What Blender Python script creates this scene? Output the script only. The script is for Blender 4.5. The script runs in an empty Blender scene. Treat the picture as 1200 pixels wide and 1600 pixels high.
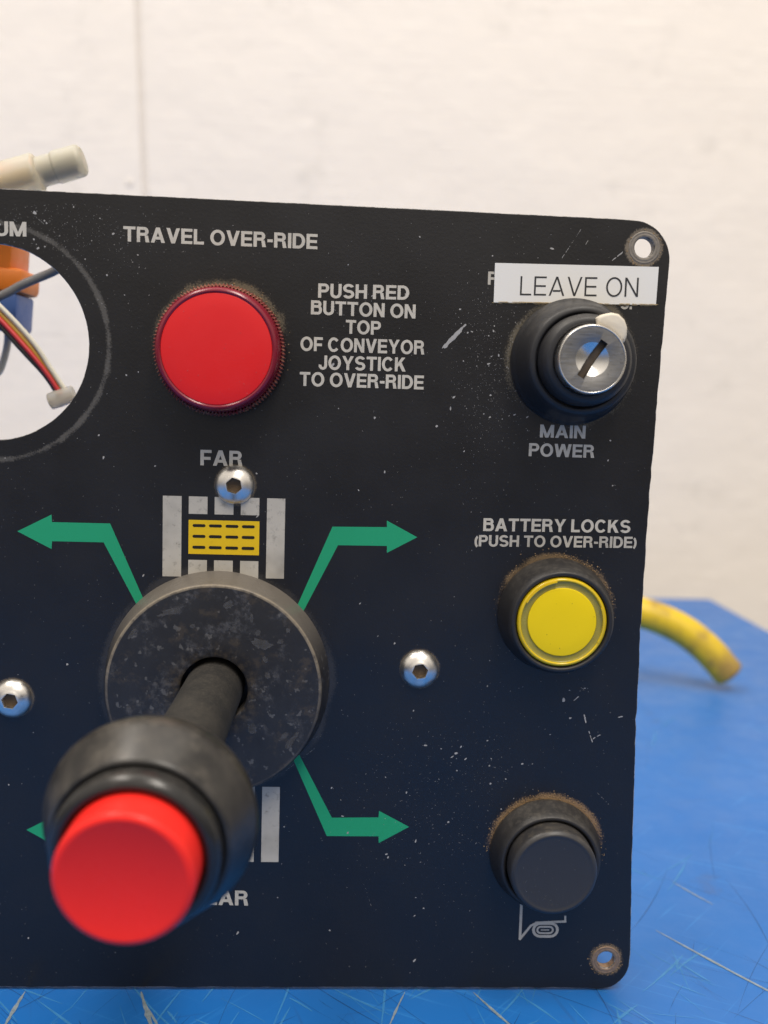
import bpy, bmesh, math, random
from mathutils import Vector, Matrix
random.seed(7)
S = bpy.context.scene
COL = S.collection
MM = 0.001
R = math.radians

# ------------------------------------------------------------------ camera
def set_camera():
    yaw, pitch, roll = R(2.815), R(6.464), R(1.715)
    fw = Vector((math.sin(yaw)*math.cos(pitch), math.cos(yaw)*math.cos(pitch), -math.sin(pitch)))
    rt = Vector((math.cos(yaw), -math.sin(yaw), 0))
    up = rt.cross(fw)
    r2 = rt*math.cos(roll) + up*math.sin(roll)
    u2 = up*math.cos(roll) - rt*math.sin(roll)
    cd = bpy.data.cameras.new('camera')
    co = bpy.data.objects.new('camera', cd)
    COL.objects.link(co)
    m = Matrix((r2, u2, -fw)).transposed().to_4x4()
    m.translation = Vector((0, -0.245, 0.15065))
    co.matrix_world = m
    cd.sensor_fit = 'VERTICAL'
    cd.sensor_height = 24
    cd.lens = 24*1596.7/1600
    cd.clip_start = 0.005
    cd.clip_end = 50
    cd.dof.use_dof = True
    cd.dof.focus_distance = 0.247
    cd.dof.aperture_fstop = 8.0
    S.camera = co
set_camera()

# ------------------------------------------------------------------ light
w = bpy.data.worlds.new('World')
S.world = w
w.use_nodes = True
bg = w.node_tree.nodes['Background']
bg.inputs[1].default_value = 1.0
def room_light():
    """the rest of the room: a pale ceiling over darker walls and floor, one even gradient all round"""
    t = w.node_tree
    tc, sp, mr = t.nodes.new('ShaderNodeTexCoord'), t.nodes.new('ShaderNodeSeparateXYZ'), t.nodes.new('ShaderNodeMapRange')
    mr.interpolation_type = 'SMOOTHSTEP'
    for k, v in (('From Min', -0.05), ('From Max', 0.42), ('To Min', 0.24), ('To Max', 1.0)):
        mr.inputs[k].default_value = v
    cm = t.nodes.new('ShaderNodeMix')
    cm.data_type = 'RGBA'
    cm.inputs[6].default_value = (0, 0, 0, 1)
    cm.inputs[7].default_value = (0.92, 0.845, 0.755, 1)
    t.links.new(tc.outputs['Generated'], sp.inputs[0])
    t.links.new(sp.outputs[2], mr.inputs['Value'])
    t.links.new(mr.outputs[0], cm.inputs[0])
    t.links.new(cm.outputs[2], bg.inputs[0])
room_light()

def area(name, loc, rot, sx, sy, power, col):
    l = bpy.data.lights.new(name, 'AREA')
    l.shape = 'RECTANGLE'
    l.size, l.size_y, l.energy, l.color = sx, sy, power, col
    o = bpy.data.objects.new(name, l)
    COL.objects.link(o)
    o.location = loc
    o.rotation_euler = rot
    return o
WARM = (1.0, 0.93, 0.84)
area('ceiling_lamp', (0.35, -0.85, 1.75), (R(22), R(8), 0), 0.30, 1.3, 25, WARM)
area('ceiling_lamp', (-0.75, -0.15, 1.75), (R(8), R(-18), 0), 0.30, 1.3, 17, WARM)
area('ceiling_lamp', (0.10, 0.25, 1.9), (0, 0, 0), 1.3, 0.30, 4, WARM)

S.view_settings.view_transform = 'Standard'
S.view_settings.look = 'None'
S.view_settings.gamma = 1
S.view_settings.exposure = 0.08
S.render.engine = 'CYCLES'
S.cycles.use_denoising = True
S.cycles.max_bounces = 8

# ------------------------------------------------------------------ material helpers
class Nodes:
    """A short hand for building a node tree."""
    def __init__(s, name):
        s.m = bpy.data.materials.new(name)
        s.m.use_nodes = True
        s.t = s.m.node_tree
        s.b = s.t.nodes['Principled BSDF']
        s._tc = None
    def n(s, typ, **kw):
        x = s.t.nodes.new(typ)
        for k, v in kw.items():
            setattr(x, k, v)
        return x
    def put(s, sock, v):
        if hasattr(v, 'is_output') or isinstance(v, bpy.types.NodeSocket):
            s.t.links.new(v, sock)
        else:
            sock.default_value = v
    def obj(s):
        if s._tc is None:
            s._tc = s.n('ShaderNodeTexCoord')
        return s._tc.outputs['Object']
    def geo(s, k='Normal'):
        return s.n('ShaderNodeNewGeometry').outputs[k]
    def scale(s, v, sc, rot=(0, 0, 0)):
        x = s.n('ShaderNodeMapping')
        x.inputs['Scale'].default_value = sc
        x.inputs['Rotation'].default_value = rot
        s.put(x.inputs['Vector'], v)
        return x.outputs[0]
    def noise(s, scale, detail=3, rough=0.55, vec=None, off=0.0):
        x = s.n('ShaderNodeTexNoise', noise_dimensions='4D')
        s.put(x.inputs['Vector'], vec if vec is not None else s.obj())
        x.inputs['W'].default_value = off
        x.inputs['Scale'].default_value = scale
        x.inputs['Detail'].default_value = detail
        x.inputs['Roughness'].default_value = rough
        return x.outputs[0]
    def math(s, op, a, b=0.0, c=0.0, clamp=False):
        x = s.n('ShaderNodeMath', operation=op, use_clamp=clamp)
        s.put(x.inputs[0], a)
        s.put(x.inputs[1], b)
        if op in ('MULTIPLY_ADD',):
            s.put(x.inputs[2], c)
        return x.outputs[0]
    def ramp(s, v, a, b, lo=0.0, hi=1.0):
        x = s.n('ShaderNodeMapRange', interpolation_type='SMOOTHSTEP')
        s.put(x.inputs['Value'], v)
        for k, q in (('From Min', a), ('From Max', b), ('To Min', lo), ('To Max', hi)):
            x.inputs[k].default_value = q
        return x.outputs[0]
    def mix(s, f, a, b):
        x = s.n('ShaderNodeMix', data_type='RGBA')
        s.put(x.inputs[0], f)
        for i, c in ((6, a), (7, b)):
            if isinstance(c, (tuple, list)):
                c = (*c, 1) if len(c) == 3 else c
            s.put(x.inputs[i], c)
        return x.outputs[2]
    def bump(s, h, dist, strength=1.0):
        x = s.n('ShaderNodeBump')
        x.inputs['Strength'].default_value = strength
        x.inputs['Distance'].default_value = dist
        s.put(x.inputs['Height'], h)
        s.put(s.b.inputs['Normal'], x.outputs[0])
    def set(s, **kw):
        names = dict(col='Base Color', rough='Roughness', metal='Metallic', spec='Specular IOR Level',
                     coat='Coat Weight', coatr='Coat Roughness', trans='Transmission Weight', sss='Subsurface Weight',
                     ior='IOR', alpha='Alpha')
        for k, v in kw.items():
            if k == 'col' and isinstance(v, tuple) and len(v) == 3:
                v = (*v, 1)
            s.put(s.b.inputs[names[k]], v)
        return s

def sxyz(N, v):
    x = N.n('ShaderNodeSeparateXYZ')
    N.put(x.inputs[0], v)
    return x.outputs

def up_mask(N, a, b):
    """1 where the surface faces up: where dust settles."""
    return N.ramp(sxyz(N, N.geo())[2], a, b)

# panel positions in millimetres: x across, z up, on the front face (y = 0)
PILOT, KEY, YEL, BLK, DISC = (-27.3, 160.0), (56.1, 160.1), (54.8, 98.5), (55.4, 37.1), (-27.4, 80.3)
GAUGE, HOLE_A, HOLE_B = (-81.0, 160.4), (72.0, 187.5), (72.6, 8.4)
SCREWS = [(-23.85, 128.5), (21.9, 84.2), (-76.7, 75.2)]

def mat_panel():
    N = Nodes('black_powder_coat')
    x, y, z = sxyz(N, N.obj())
    grain = N.noise(1500, 2, 0.6)
    mott = N.noise(45, 4, 0.6)
    fine = N.noise(900, 3, 0.7, off=3)
    col = N.mix(mott, (0.0045, 0.0042, 0.0052), (0.0085, 0.0075, 0.0082))
    pepper = N.math('MULTIPLY', N.ramp(fine, 0.62, 0.80), N.ramp(N.noise(28, 3, 0.6, off=9), 0.40, 0.75))
    col = N.mix(N.math('MULTIPLY', pepper, 0.35), col, (0.16, 0.15, 0.14))
    clump = N.math('ADD', N.math('MULTIPLY', N.noise(2600, 3, 0.7, off=5), 0.75), N.math('MULTIPLY', N.noise(260, 4, 0.7, off=6), 0.25))
    drift = N.ramp(N.noise(90, 3, 0.6, off=15), 0.36, 0.62, -0.45, 0.18)
    rough_add = None
    def halo(c, r0, w, colr, amt, inner=0.0, top=0.0):
        """dust packed round most fittings: a speckled ring that thins outwards; top > 0 keeps it to the upper side"""
        nonlocal col
        dx = N.math('SUBTRACT', x, c[0]*MM)
        dz = N.math('SUBTRACT', z, c[1]*MM)
        d = N.math('SQRT', N.math('ADD', N.math('MULTIPLY', dx, dx), N.math('MULTIPLY', dz, dz)))
        m = N.ramp(d, r0*MM, (r0+w)*MM, 1.0, 0.0)
        if inner:
            m = N.math('MULTIPLY', m, N.ramp(d, (r0-inner)*MM, r0*MM))
        if top:
            m = N.math('MULTIPLY', m, N.ramp(N.math('DIVIDE', dz, d), -0.5, 0.75, 1-top, 1.0))
        m = N.math('MULTIPLY', N.math('ADD', N.math('MULTIPLY', m, 1.7), -0.75), 1.0)
        m = N.math('ADD', m, N.math('MULTIPLY', N.math('SUBTRACT', clump, 0.5), 3.6))
        m = N.math('ADD', m, drift)
        m = N.math('MULTIPLY', N.ramp(m, 0.10, 0.95), amt)
        # nothing beyond the ring's width
        m = N.math('MULTIPLY', m, N.ramp(d, (r0+w*0.55)*MM, (r0+w)*MM, 1.0, 0.0))
        if inner:
            m = N.math('MULTIPLY', m, N.ramp(d, (r0-inner*1.2)*MM, (r0-inner*0.4)*MM))
        col = N.mix(m, col, colr)
    halo(PILOT, 15.0, 4.6, (0.20, 0.165, 0.11), 0.6, top=0.85)
    halo(YEL, 14.4, 2.6, (0.22, 0.15, 0.08), 0.75, top=0.9)
    halo(BLK, 14.4, 3.4, (0.28, 0.175, 0.08), 0.85, top=0.95)
    halo(KEY, 15.2, 3.2, (0.20, 0.17, 0.12), 0.6, top=0.4)
    halo(DISC, 27.4, 3.5, (0.07, 0.065, 0.06), 0.35)  # faint speckled grey ring round the disc
    halo(HOLE_A, 4.0, 1.6, (0.17, 0.14, 0.105), 1.0)
    halo(HOLE_B, 3.6, 2.4, (0.20, 0.14, 0.075), 1.0)
    halo(GAUGE, 27.3, 2.0, (0.18, 0.168, 0.15), 0.42, inner=1.5)
    for c in SCREWS:
        halo(c, 4.6, 1.3, (0.15, 0.12, 0.08), 0.55)
    N.set(col=col, rough=N.ramp(mott, 0.3, 0.7, 0.29, 0.39), spec=0.54)
    N.bump(N.math('ADD', grain, N.math('MULTIPLY', fine, 0.6)), 0.00006, 0.55)
    return N.m

def mat_edge():
    N = Nodes('worn_aluminium_edge')
    k = N.ramp(N.noise(260, 4, 0.7), 0.42, 0.60)
    N.set(col=N.mix(k, (0.02, 0.02, 0.021), (0.30, 0.29, 0.28)), rough=0.5, metal=0.0)
    return N.m

def mat_print(name, c, wear=0.5, spec=0.22):
    N = Nodes(name)
    a = N.ramp(N.noise(520, 4, 0.75), 0.50, 0.78)
    b = N.ramp(N.noise(70, 3, 0.6, off=4), 0.45, 0.75)
    k = N.math('MULTIPLY', N.math('MAXIMUM', a, N.math('MULTIPLY', b, 0.6)), wear)
    N.set(col=N.mix(k, c, tuple(q*0.30 for q in c)), rough=0.6, spec=spec)
    return N.m

def mat_rubber(name, base, dust, amt, rough=0.5, a=0.1, b=0.9, grain=700, bump=0.00004, blot=420):
    """black plastic or rubber; dust lies on whatever faces up"""
    N = Nodes(name)
    n1 = N.noise(130, 4, 0.65)
    n2 = N.noise(grain, 3, 0.7, off=2)
    u = up_mask(N, a, b)
    n3 = N.noise(blot, 5, 0.7, off=5)
    k = N.math('MULTIPLY', N.math('MULTIPLY', u, N.math('ADD', N.math('MULTIPLY', N.ramp(n1, 0.34, 0.62), 0.45), N.math('MULTIPLY', N.ramp(n3, 0.47, 0.62), 0.55))), amt)
    sp = N.math('MULTIPLY', N.ramp(n2, 0.62, 0.78), 0.25)
    k = N.math('MAXIMUM', k, N.math('MULTIPLY', sp, amt))
    N.set(col=N.mix(k, base, dust), rough=rough, spec=0.45)
    N.bump(n2, bump, 0.6)
    return N.m

def mat_plain(name, c, rough=0.5, metal=0.0, var=0.15, scale=150, bump=0.0, **kw):
    N = Nodes(name)
    n = N.noise(scale, 4, 0.6)
    lo = tuple(q*(1-var) for q in c)
    hi = tuple(min(1, q*(1+var)) for q in c)
    N.set(col=N.mix(n, lo, hi), rough=N.ramp(N.noise(scale*0.8, 5, 0.7, off=17), 0.3, 0.7, max(0.02, rough-0.09), rough+0.12), metal=metal, **kw)
    if bump:
        N.bump(N.noise(scale*4, 3, 0.6, off=1), bump, 0.6)
    return N.m

def mat_disc():
    N = Nodes('dirty_black_disc')
    x, y, z = sxyz(N, N.obj())
    base = N.mix(N.noise(160, 5, 0.75), (0.009, 0.009, 0.011), (0.030, 0.030, 0.033))
    blot = N.math('MULTIPLY', N.ramp(N.noise(115, 6, 0.72, off=6), 0.50, 0.64), N.ramp(N.noise(900, 3, 0.7, off=2), 0.35, 0.62))
    c = N.mix(N.math('MULTIPLY', blot, 0.30), base, (0.16, 0.16, 0.175))
    spots = N.ramp(N.noise(560, 2, 0.5, off=12), 0.63, 0.69)
    c = N.mix(N.math('MULTIPLY', spots, 0.35), c, (0.20, 0.195, 0.19))
    brown = N.math('MULTIPLY', N.ramp(N.noise(210, 4, 0.7, off=21), 0.52, 0.66), 0.35)
    c = N.mix(brown, c, (0.085, 0.065, 0.045))
    # dust on the rim that faces up
    u = N.math('MULTIPLY', up_mask(N, 0.10, 0.75), N.ramp(N.noise(300, 4, 0.7), 0.2, 0.5, 0.72, 1.0))
    c = N.mix(u, c, (0.130, 0.116, 0.100))
    # a thin line of dust caught on the front edge
    d = N.math('SQRT', N.math('ADD', N.math('MULTIPLY', x, x), N.math('MULTIPLY', y, y)))
    e = N.math('MULTIPLY', N.math('MULTIPLY', N.ramp(d, 0.0247, 0.0249), N.ramp(d, 0.0254, 0.0256, 1.0, 0.0)), N.ramp(y, -0.012, 0.012, 0.15, 1.0))
    e = N.math('MULTIPLY', e, N.ramp(N.noise(260, 4, 0.7, off=31), 0.30, 0.58, 0.15, 0.75))
    c = N.mix(e, c, (0.26, 0.215, 0.155))
    # grime packed round the opening
    g = N.math('MULTIPLY', N.ramp(d, 0.008, 0.0135, 1.0, 0.0), N.ramp(N.noise(600, 4, 0.7, off=33), 0.42, 0.66))
    c = N.mix(N.math('MULTIPLY', g, 0.6), c, (0.085, 0.066, 0.044))
    N.set(col=c, rough=N.ramp(blot, 0, 1, 0.42, 0.7), spec=0.4)
    N.bump(N.math('ADD', N.noise(300, 4, 0.7, off=7), blot), 0.00006, 0.6)
    return N.m

def mat_table():
    N = Nodes('scratched_blue_paint')
    o = N.obj()
    n1 = N.noise(9, 5, 0.6)
    n2 = N.noise(60, 4, 0.65, off=2)
    c = N.mix(n1, (0.006, 0.104, 0.385), (0.015, 0.145, 0.46))
    for k, (rot, sc, colr, amt, th) in enumerate((
            (0.5, (18, 500, 1), (0.06, 0.30, 0.68), 0.30, 0.60), (2.3, (22, 600, 1), (0.05, 0.26, 0.62), 0.30, 0.60),
            (1.3, (14, 420, 1), (0.02, 0.05, 0.16), 0.35, 0.62), (2.9, (20, 560, 1), (0.02, 0.06, 0.20), 0.30, 0.62))):
        s = N.noise(1, 3, 0.5, vec=N.scale(N.scale(o, (1, 1, 1), (0, 0, rot)), sc), off=k*3)
        c = N.mix(N.math('MULTIPLY', N.ramp(s, th, th+0.12), amt), c, colr)
    st = N.math('MULTIPLY', N.ramp(n2, 0.56, 0.72), N.ramp(N.noise(14, 4, 0.65, off=8), 0.50, 0.66))
    c = N.mix(N.math('MULTIPLY', st, 0.6), c, (0.10, 0.075, 0.06))
    N.set(col=c, rough=N.ramp(n2, 0.3, 0.7, 0.34, 0.50), spec=0.36)
    N.bump(N.math('ADD', N.noise(30, 4, 0.6, off=5), N.math('MULTIPLY', n2, 0.3)), 0.0006, 0.30)
    return N.m

def mat_wall():
    N = Nodes('white_wall_panel')
    o = N.obj()
    stri = N.noise(1, 3, 0.6, vec=N.scale(o, (14, 14, 420), (0, R(2), 0)))
    lump = N.noise(11, 4, 0.55, off=3)
    tex = N.noise(70, 4, 0.6, off=6)
    c = N.mix(lump, (0.82, 0.765, 0.710), (0.85, 0.80, 0.750))
    mark = N.math('MULTIPLY', N.ramp(N.noise(20, 4, 0.6, off=12), 0.56, 0.72), 0.30)
    c = N.mix(mark, c, (0.55, 0.52, 0.48))
    N.set(col=c, rough=0.6, spec=0.25)
    h = N.math('ADD', N.math('MULTIPLY', stri, 0.35), N.math('ADD', N.math('MULTIPLY', lump, 2.2), N.math('MULTIPLY', tex, 0.55)))
    N.bump(h, 0.0035, 0.32)
    return N.m

def mat_milky(name, c):
    N = Nodes(name)
    n = N.noise(110, 3, 0.6)
    N.set(col=N.mix(n, tuple(q*0.85 for q in c), c), rough=0.5, sss=0.3, trans=0.6, ior=1.49)
    N.b.inputs['Subsurface Radius'].default_value = (0.004, 0.0035, 0.0025)
    N.b.inputs['Subsurface Scale'].default_value = 1.0
    return N.m

def mat_cable():
    N = Nodes('yellow_cable_jacket')
    n = N.noise(38, 4, 0.6)
    c = N.mix(N.ramp(n, 0.45, 0.64), (0.64, 0.44, 0.012), (0.30, 0.19, 0.04))
    N.set(col=c, rough=0.45)
    N.bump(N.noise(200, 3, 0.6, off=2), 0.0002, 0.4)
    return N.m

def mat_scratched_steel():
    N = Nodes('brushed_lock_steel')
    s = N.noise(1, 3, 0.6, vec=N.scale(N.obj(), (300, 2500, 300), (0, 0, R(35))))
    g = N.noise(600, 3, 0.7, off=3)
    N.set(col=N.mix(N.ramp(g, 0.55, 0.75), (0.30, 0.295, 0.29), (0.17, 0.165, 0.16)), metal=1.0, rough=N.ramp(s, 0.3, 0.7, 0.30, 0.5))
    N.bump(N.math('ADD', s, g), 0.00004, 0.5)
    return N.m

M = dict(
    panel=mat_panel(), edge=mat_edge(),
    cream=mat_print('cream_screen_print', (0.52, 0.485, 0.42), 0.45),
    grey=mat_print('grey_screen_print', (0.47, 0.44, 0.385), 0.85),
    green=mat_print('green_screen_print', (0.016, 0.30, 0.145), 0.10),
    yellow=mat_print('yellow_screen_print', (0.72, 0.47, 0.012), 0.16),
    black=mat_print('black_screen_print', (0.015, 0.014, 0.012), 0.3),
    sticker=mat_plain('white_tape', (0.74, 0.725, 0.69), 0.45, var=0.05, scale=40),
    glue=mat_plain('yellowed_glue', (0.46, 0.34, 0.17), 0.5, var=0.4, scale=500, alpha=0.75),
    ink=mat_plain('tape_ink', (0.02, 0.02, 0.022), 0.5),
    bezel=mat_rubber('black_bezel_plastic', (0.017, 0.0165, 0.018), (0.088, 0.080, 0.070), 0.6, 0.46, blot=700),
    boot=mat_rubber('key_bezel_plastic', (0.016, 0.016, 0.018), (0.075, 0.068, 0.06), 0.6, 0.48),
    cap=mat_rubber('black_cap_plastic', (0.029, 0.0285, 0.031), (0.085, 0.075, 0.062), 0.9, 0.40, a=0.2, b=1.0, grain=1200, bump=0.00002),
    knob=mat_rubber('black_knob_rubber', (0.012, 0.0115, 0.0115), (0.105, 0.093, 0.077), 0.55, 0.34, a=-0.6, b=0.9, grain=350, bump=0.00005, blot=150),
    ring=mat_rubber('boot_ring_rubber', (0.014, 0.014, 0.014), (0.06, 0.055, 0.05), 0.5, 0.24),
    shaft=mat_rubber('ribbed_shaft_rubber', (0.011, 0.0105, 0.010), (0.06, 0.052, 0.042), 0.55, 0.75, a=-0.7, b=0.9, grain=1300, bump=0.00012, blot=1500),
    disc=mat_disc(), table=mat_table(), wall=mat_wall(), cable=mat_cable(),
    red_face=mat_plain('red_lens_face', (0.70, 0.012, 0.014), 0.42, var=0.05, scale=60, bump=0.00002, spec=0.35),
    red_rim=mat_plain('dark_red_lens_rim', (0.19, 0.006, 0.020), 0.22, var=0.15, scale=100, spec=0.5),
    red_cap=mat_plain('red_button_plastic', (0.78, 0.024, 0.018), 0.34, var=0.05, scale=90, bump=0.000015, spec=0.22),
    amber=mat_plain('yellow_lens_face', (0.80, 0.585, 0.005), 0.42, var=0.05, scale=80, spec=0.25),
    amber_rim=mat_plain('yellow_lens_rim', (0.66, 0.46, 0.010), 0.16, var=0.22, scale=160, spec=0.6),
    amber_groove=mat_plain('clouded_yellow_groove', (0.33, 0.28, 0.05), 0.25, var=0.3, scale=260),
    chrome=mat_plain('chrome', (0.68, 0.66, 0.63), 0.24, 1.0, var=0.05),
    screw=mat_plain('stainless_screw', (0.74, 0.71, 0.67), 0.33, 1.0, var=0.12, scale=500, bump=0.00001),
    socket=mat_plain('dirty_socket', (0.10, 0.065, 0.035), 0.6, 0.3, var=0.5, scale=900),
    lock=mat_scratched_steel(),
    slot=mat_plain('keyway_shade_and_dirt', (0.075, 0.052, 0.032), 0.6, var=0.6, scale=500),
    pointer=mat_plain('ivory_plastic', (0.62, 0.56, 0.46), 0.45, var=0.10, scale=260, bump=0.00008),
    milky=mat_milky('milky_nylon', (0.86, 0.82, 0.68)),
    nylon=mat_milky('white_nylon', (0.74, 0.69, 0.60)),
    metal_pin=mat_plain('dull_terminal', (0.30, 0.285, 0.25), 0.5, 0.3),
    orange=mat_plain('orange_plastic', (0.80, 0.21, 0.015), 0.45, var=0.06),
    bluep=mat_plain('blue_plastic', (0.05, 0.12, 0.36), 0.45, var=0.08),
    wire_black=mat_plain('black_wire_jacket', (0.03, 0.027, 0.027), 0.45),
    wire_red=mat_plain('red_wire_jacket', (0.55, 0.035, 0.04), 0.45),
    wire_yellow=mat_plain('yellow_wire_jacket', (0.55, 0.33, 0.05), 0.45),
    wire_white=mat_plain('white_wire_jacket', (0.62, 0.59, 0.50), 0.45),
    wire_grey=mat_plain('grey_wire_jacket', (0.16, 0.16, 0.165), 0.45),
    speck=mat_plain('pale_paint_specks', (0.33, 0.32, 0.31), 0.7, var=0.4, scale=300),
    dusty=mat_plain('tan_dust_crumbs', (0.26, 0.17, 0.085), 0.85, var=0.4, scale=300),
    sc_light=mat_plain('pale_scratches', (0.06, 0.28, 0.58), 0.5, var=0.35, scale=200, alpha=0.55),
    sc_dark=mat_plain('dark_scratches', (0.014, 0.06, 0.18), 0.5, var=0.4, scale=200, alpha=0.6),
    sc_white=mat_plain('chalky_scuffs', (0.26, 0.31, 0.32), 0.6, var=0.6, scale=600, alpha=0.7),
    seam=mat_plain('joint_filler', (0.74, 0.69, 0.635), 0.8),
    smear=mat_plain('grey_smears', (0.075, 0.075, 0.080), 0.7, var=0.8, scale=900, alpha=0.6),
    rim_a=mat_plain('worn_grey_rim', (0.19, 0.165, 0.135), 0.5, var=0.5, scale=900, bump=0.0001),
    rim_b=mat_plain('worn_bronze_rim', (0.30, 0.20, 0.13), 0.42, 0.5, var=0.5, scale=900, bump=0.0001),
    ridged=mat_rubber('ridged_red_plastic', (0.17, 0.006, 0.018), (0.30, 0.21, 0.12), 0.75, 0.4, a=-2, b=-1.5, blot=900),
    pink_dust=mat_plain('pale_red_dust', (0.62, 0.10, 0.10), 0.7, var=0.4, alpha=0.7),
    olive_dust=mat_plain('olive_dust', (0.30, 0.22, 0.02), 0.7, alpha=0.7),
    grey_dust=mat_plain('grey_dust', (0.10, 0.098, 0.10), 0.8, var=0.4, alpha=0.7),
    floor=mat_plain('concrete', (0.30, 0.29, 0.27), 0.7, var=0.2, scale=8),
)

# ------------------------------------------------------------------ object helpers
def link(name, me, mat, parent=None, loc=(0, 0, 0), rot=(0, 0, 0), smooth=35):
    for m in (mat if isinstance(mat, (list, tuple)) else [mat]):
        me.materials.append(m)
    if smooth:
        me.shade_smooth()
        me.set_sharp_from_angle(angle=R(smooth))
    o = bpy.data.objects.new(name, me)
    COL.objects.link(o)
    o.location, o.rotation_euler = loc, rot
    if parent:
        o.parent = parent
    return o

def from_bm(name, bm, mat, parent=None, **kw):
    me = bpy.data.meshes.new(name)
    bm.normal_update()
    bm.to_mesh(me)
    bm.free()
    return link(name, me, mat, parent, **kw)

def thing(name, label, cat, loc=(0, 0, 0), rot=(0, 0, 0)):
    o = bpy.data.objects.new(name, None)
    COL.objects.link(o)
    o.location, o.rotation_euler = loc, rot
    o.empty_display_size = 0.01
    o['label'], o['category'] = label, cat
    return o

def fillet(pts, seg=4):
    """profile of (r, z, radius) in mm -> (r, z), each corner rounded by its radius"""
    out = []
    for i, p in enumerate(pts):
        rad = p[2] if len(p) > 2 else 0
        if not rad or i == 0 or i == len(pts)-1:
            out.append((p[0], p[1]))
            continue
        a, b, c = Vector(pts[i-1][:2]), Vector(p[:2]), Vector(pts[i+1][:2])
        u, v = (a-b), (c-b)
        rr = min(rad, u.length*0.48, v.length*0.48)
        s, e = b+u.normalized()*rr, b+v.normalized()*rr
        for k in range(seg+1):
            t = k/seg
            q = s*(1-t)**2 + b*2*t*(1-t) + e*t*t
            out.append((q.x, q.y))
    return out

def lathe(bm, prof, n=72, shape=None, M4=None):
    """prof: (r, z) mm from the outside in; shape(i, angle) scales ring i; closes at r = 0"""
    rings = []
    for i, (r, z) in enumerate(prof):
        if r < 1e-6:
            rings.append([bm.verts.new((0, 0, z*MM))])
            continue
        ring = []
        for k in range(n):
            a = 2*math.pi*k/n
            q = r*(shape(i, k, a) if shape else 1.0)*MM
            ring.append(bm.verts.new((q*math.cos(a), q*math.sin(a), z*MM)))
        rings.append(ring)
    for A, B in zip(rings, rings[1:]):
        if len(B) == 1 and len(A) > 1:
            for k in range(n):
                bm.faces.new((A[k], A[(k+1) % n], B[0]))
        elif len(A) == 1 and len(B) > 1:
            for k in range(n):
                bm.faces.new((A[0], B[(k+1) % n], B[k]))
        elif len(A) > 1:
            for k in range(n):
                bm.faces.new((A[k], A[(k+1) % n], B[(k+1) % n], B[k]))
    if M4 is not None:
        bmesh.ops.transform(bm, matrix=M4, verts=bm.verts)
    return rings

def turned(name, prof, mat, parent=None, n=72, shape=None, **kw):
    bm = bmesh.new()
    lathe(bm, fillet(prof) if len(prof[0]) == 3 or any(len(p) == 3 for p in prof) else prof, n, shape)
    return from_bm(name, bm, mat, parent, **kw)

def box_bm(bm, x0, x1, y0, y1, z0, z1, bev=0.0, seg=2):
    r = bmesh.ops.create_cube(bm, size=1)
    vs = r['verts']
    for v in vs:
        v.co = Vector((x0+(v.co.x+.5)*(x1-x0), y0+(v.co.y+.5)*(y1-y0), z0+(v.co.z+.5)*(z1-z0)))
    if bev:
        es = list({e for v in vs for e in v.link_edges})
        bmesh.ops.bevel(bm, geom=es, offset=bev, segments=seg, profile=0.5, affect='EDGES')

def tube(name, pts, rad, mat, parent=None, caps=True, n=20, sub=10, round_end=0.0, **kw):
    """round tube along a smooth curve through pts (metres)"""
    P = [Vector(p) for p in pts]
    ext = [P[0]*2-P[1]] + P + [P[-1]*2-P[-2]]
    path = []
    for i in range(1, len(ext)-2):
        a, b, c, d = ext[i-1:i+3]
        for k in range(sub):
            t = k/sub
            path.append(0.5*((2*b)+(c-a)*t+(2*a-5*b+4*c-d)*t*t+(3*b-a-3*c+d)*t**3))
    path.append(P[-1])
    bm = bmesh.new()
    rings = []
    nrm = None
    for i, p in enumerate(path):
        t = (path[min(i+1, len(path)-1)]-path[max(i-1, 0)]).normalized()
        if nrm is None:
            nrm = t.orthogonal().normalized()
        nrm = (nrm - t*nrm.dot(t)).normalized()
        b = t.cross(nrm)
        rr = rad
        rings.append([bm.verts.new(p+(nrm*math.cos(2*math.pi*k/n)+b*math.sin(2*math.pi*k/n))*rr) for k in range(n)])
    if round_end:
        for q in (25, 50, 72):
            c = path[-1]+t*round_end*math.sin(R(q))
            rr = rad*(1-.45*(1-math.cos(R(q))))
            rings.append([bm.verts.new(c+(nrm*math.cos(2*math.pi*k/n)+b*math.sin(2*math.pi*k/n))*rr) for k in range(n)])
    for A, B in zip(rings, rings[1:]):
        for k in range(n):
            bm.faces.new((A[k], A[(k+1) % n], B[(k+1) % n], B[k]))
    if caps:
        bm.faces.new(rings[0][::-1])
        bm.faces.new(rings[-1])
    return from_bm(name, bm, mat, parent, **kw)

def flat(name, polys, mat, parent, y=-0.00003, step=0.000004, **kw):
    """print on the panel: polygons in panel mm (x, z), each a hair above the one before"""
    bm = bmesh.new()
    for i, pl in enumerate(polys):
        yy = y - step*i
        f = bm.faces.new([bm.verts.new((p[0]*MM, yy, p[1]*MM)) for p in pl])
        f.normal_update()
        if f.normal.y > 0:
            f.normal_flip()
    return from_bm(name, bm, mat, parent, smooth=0, **kw)

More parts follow.
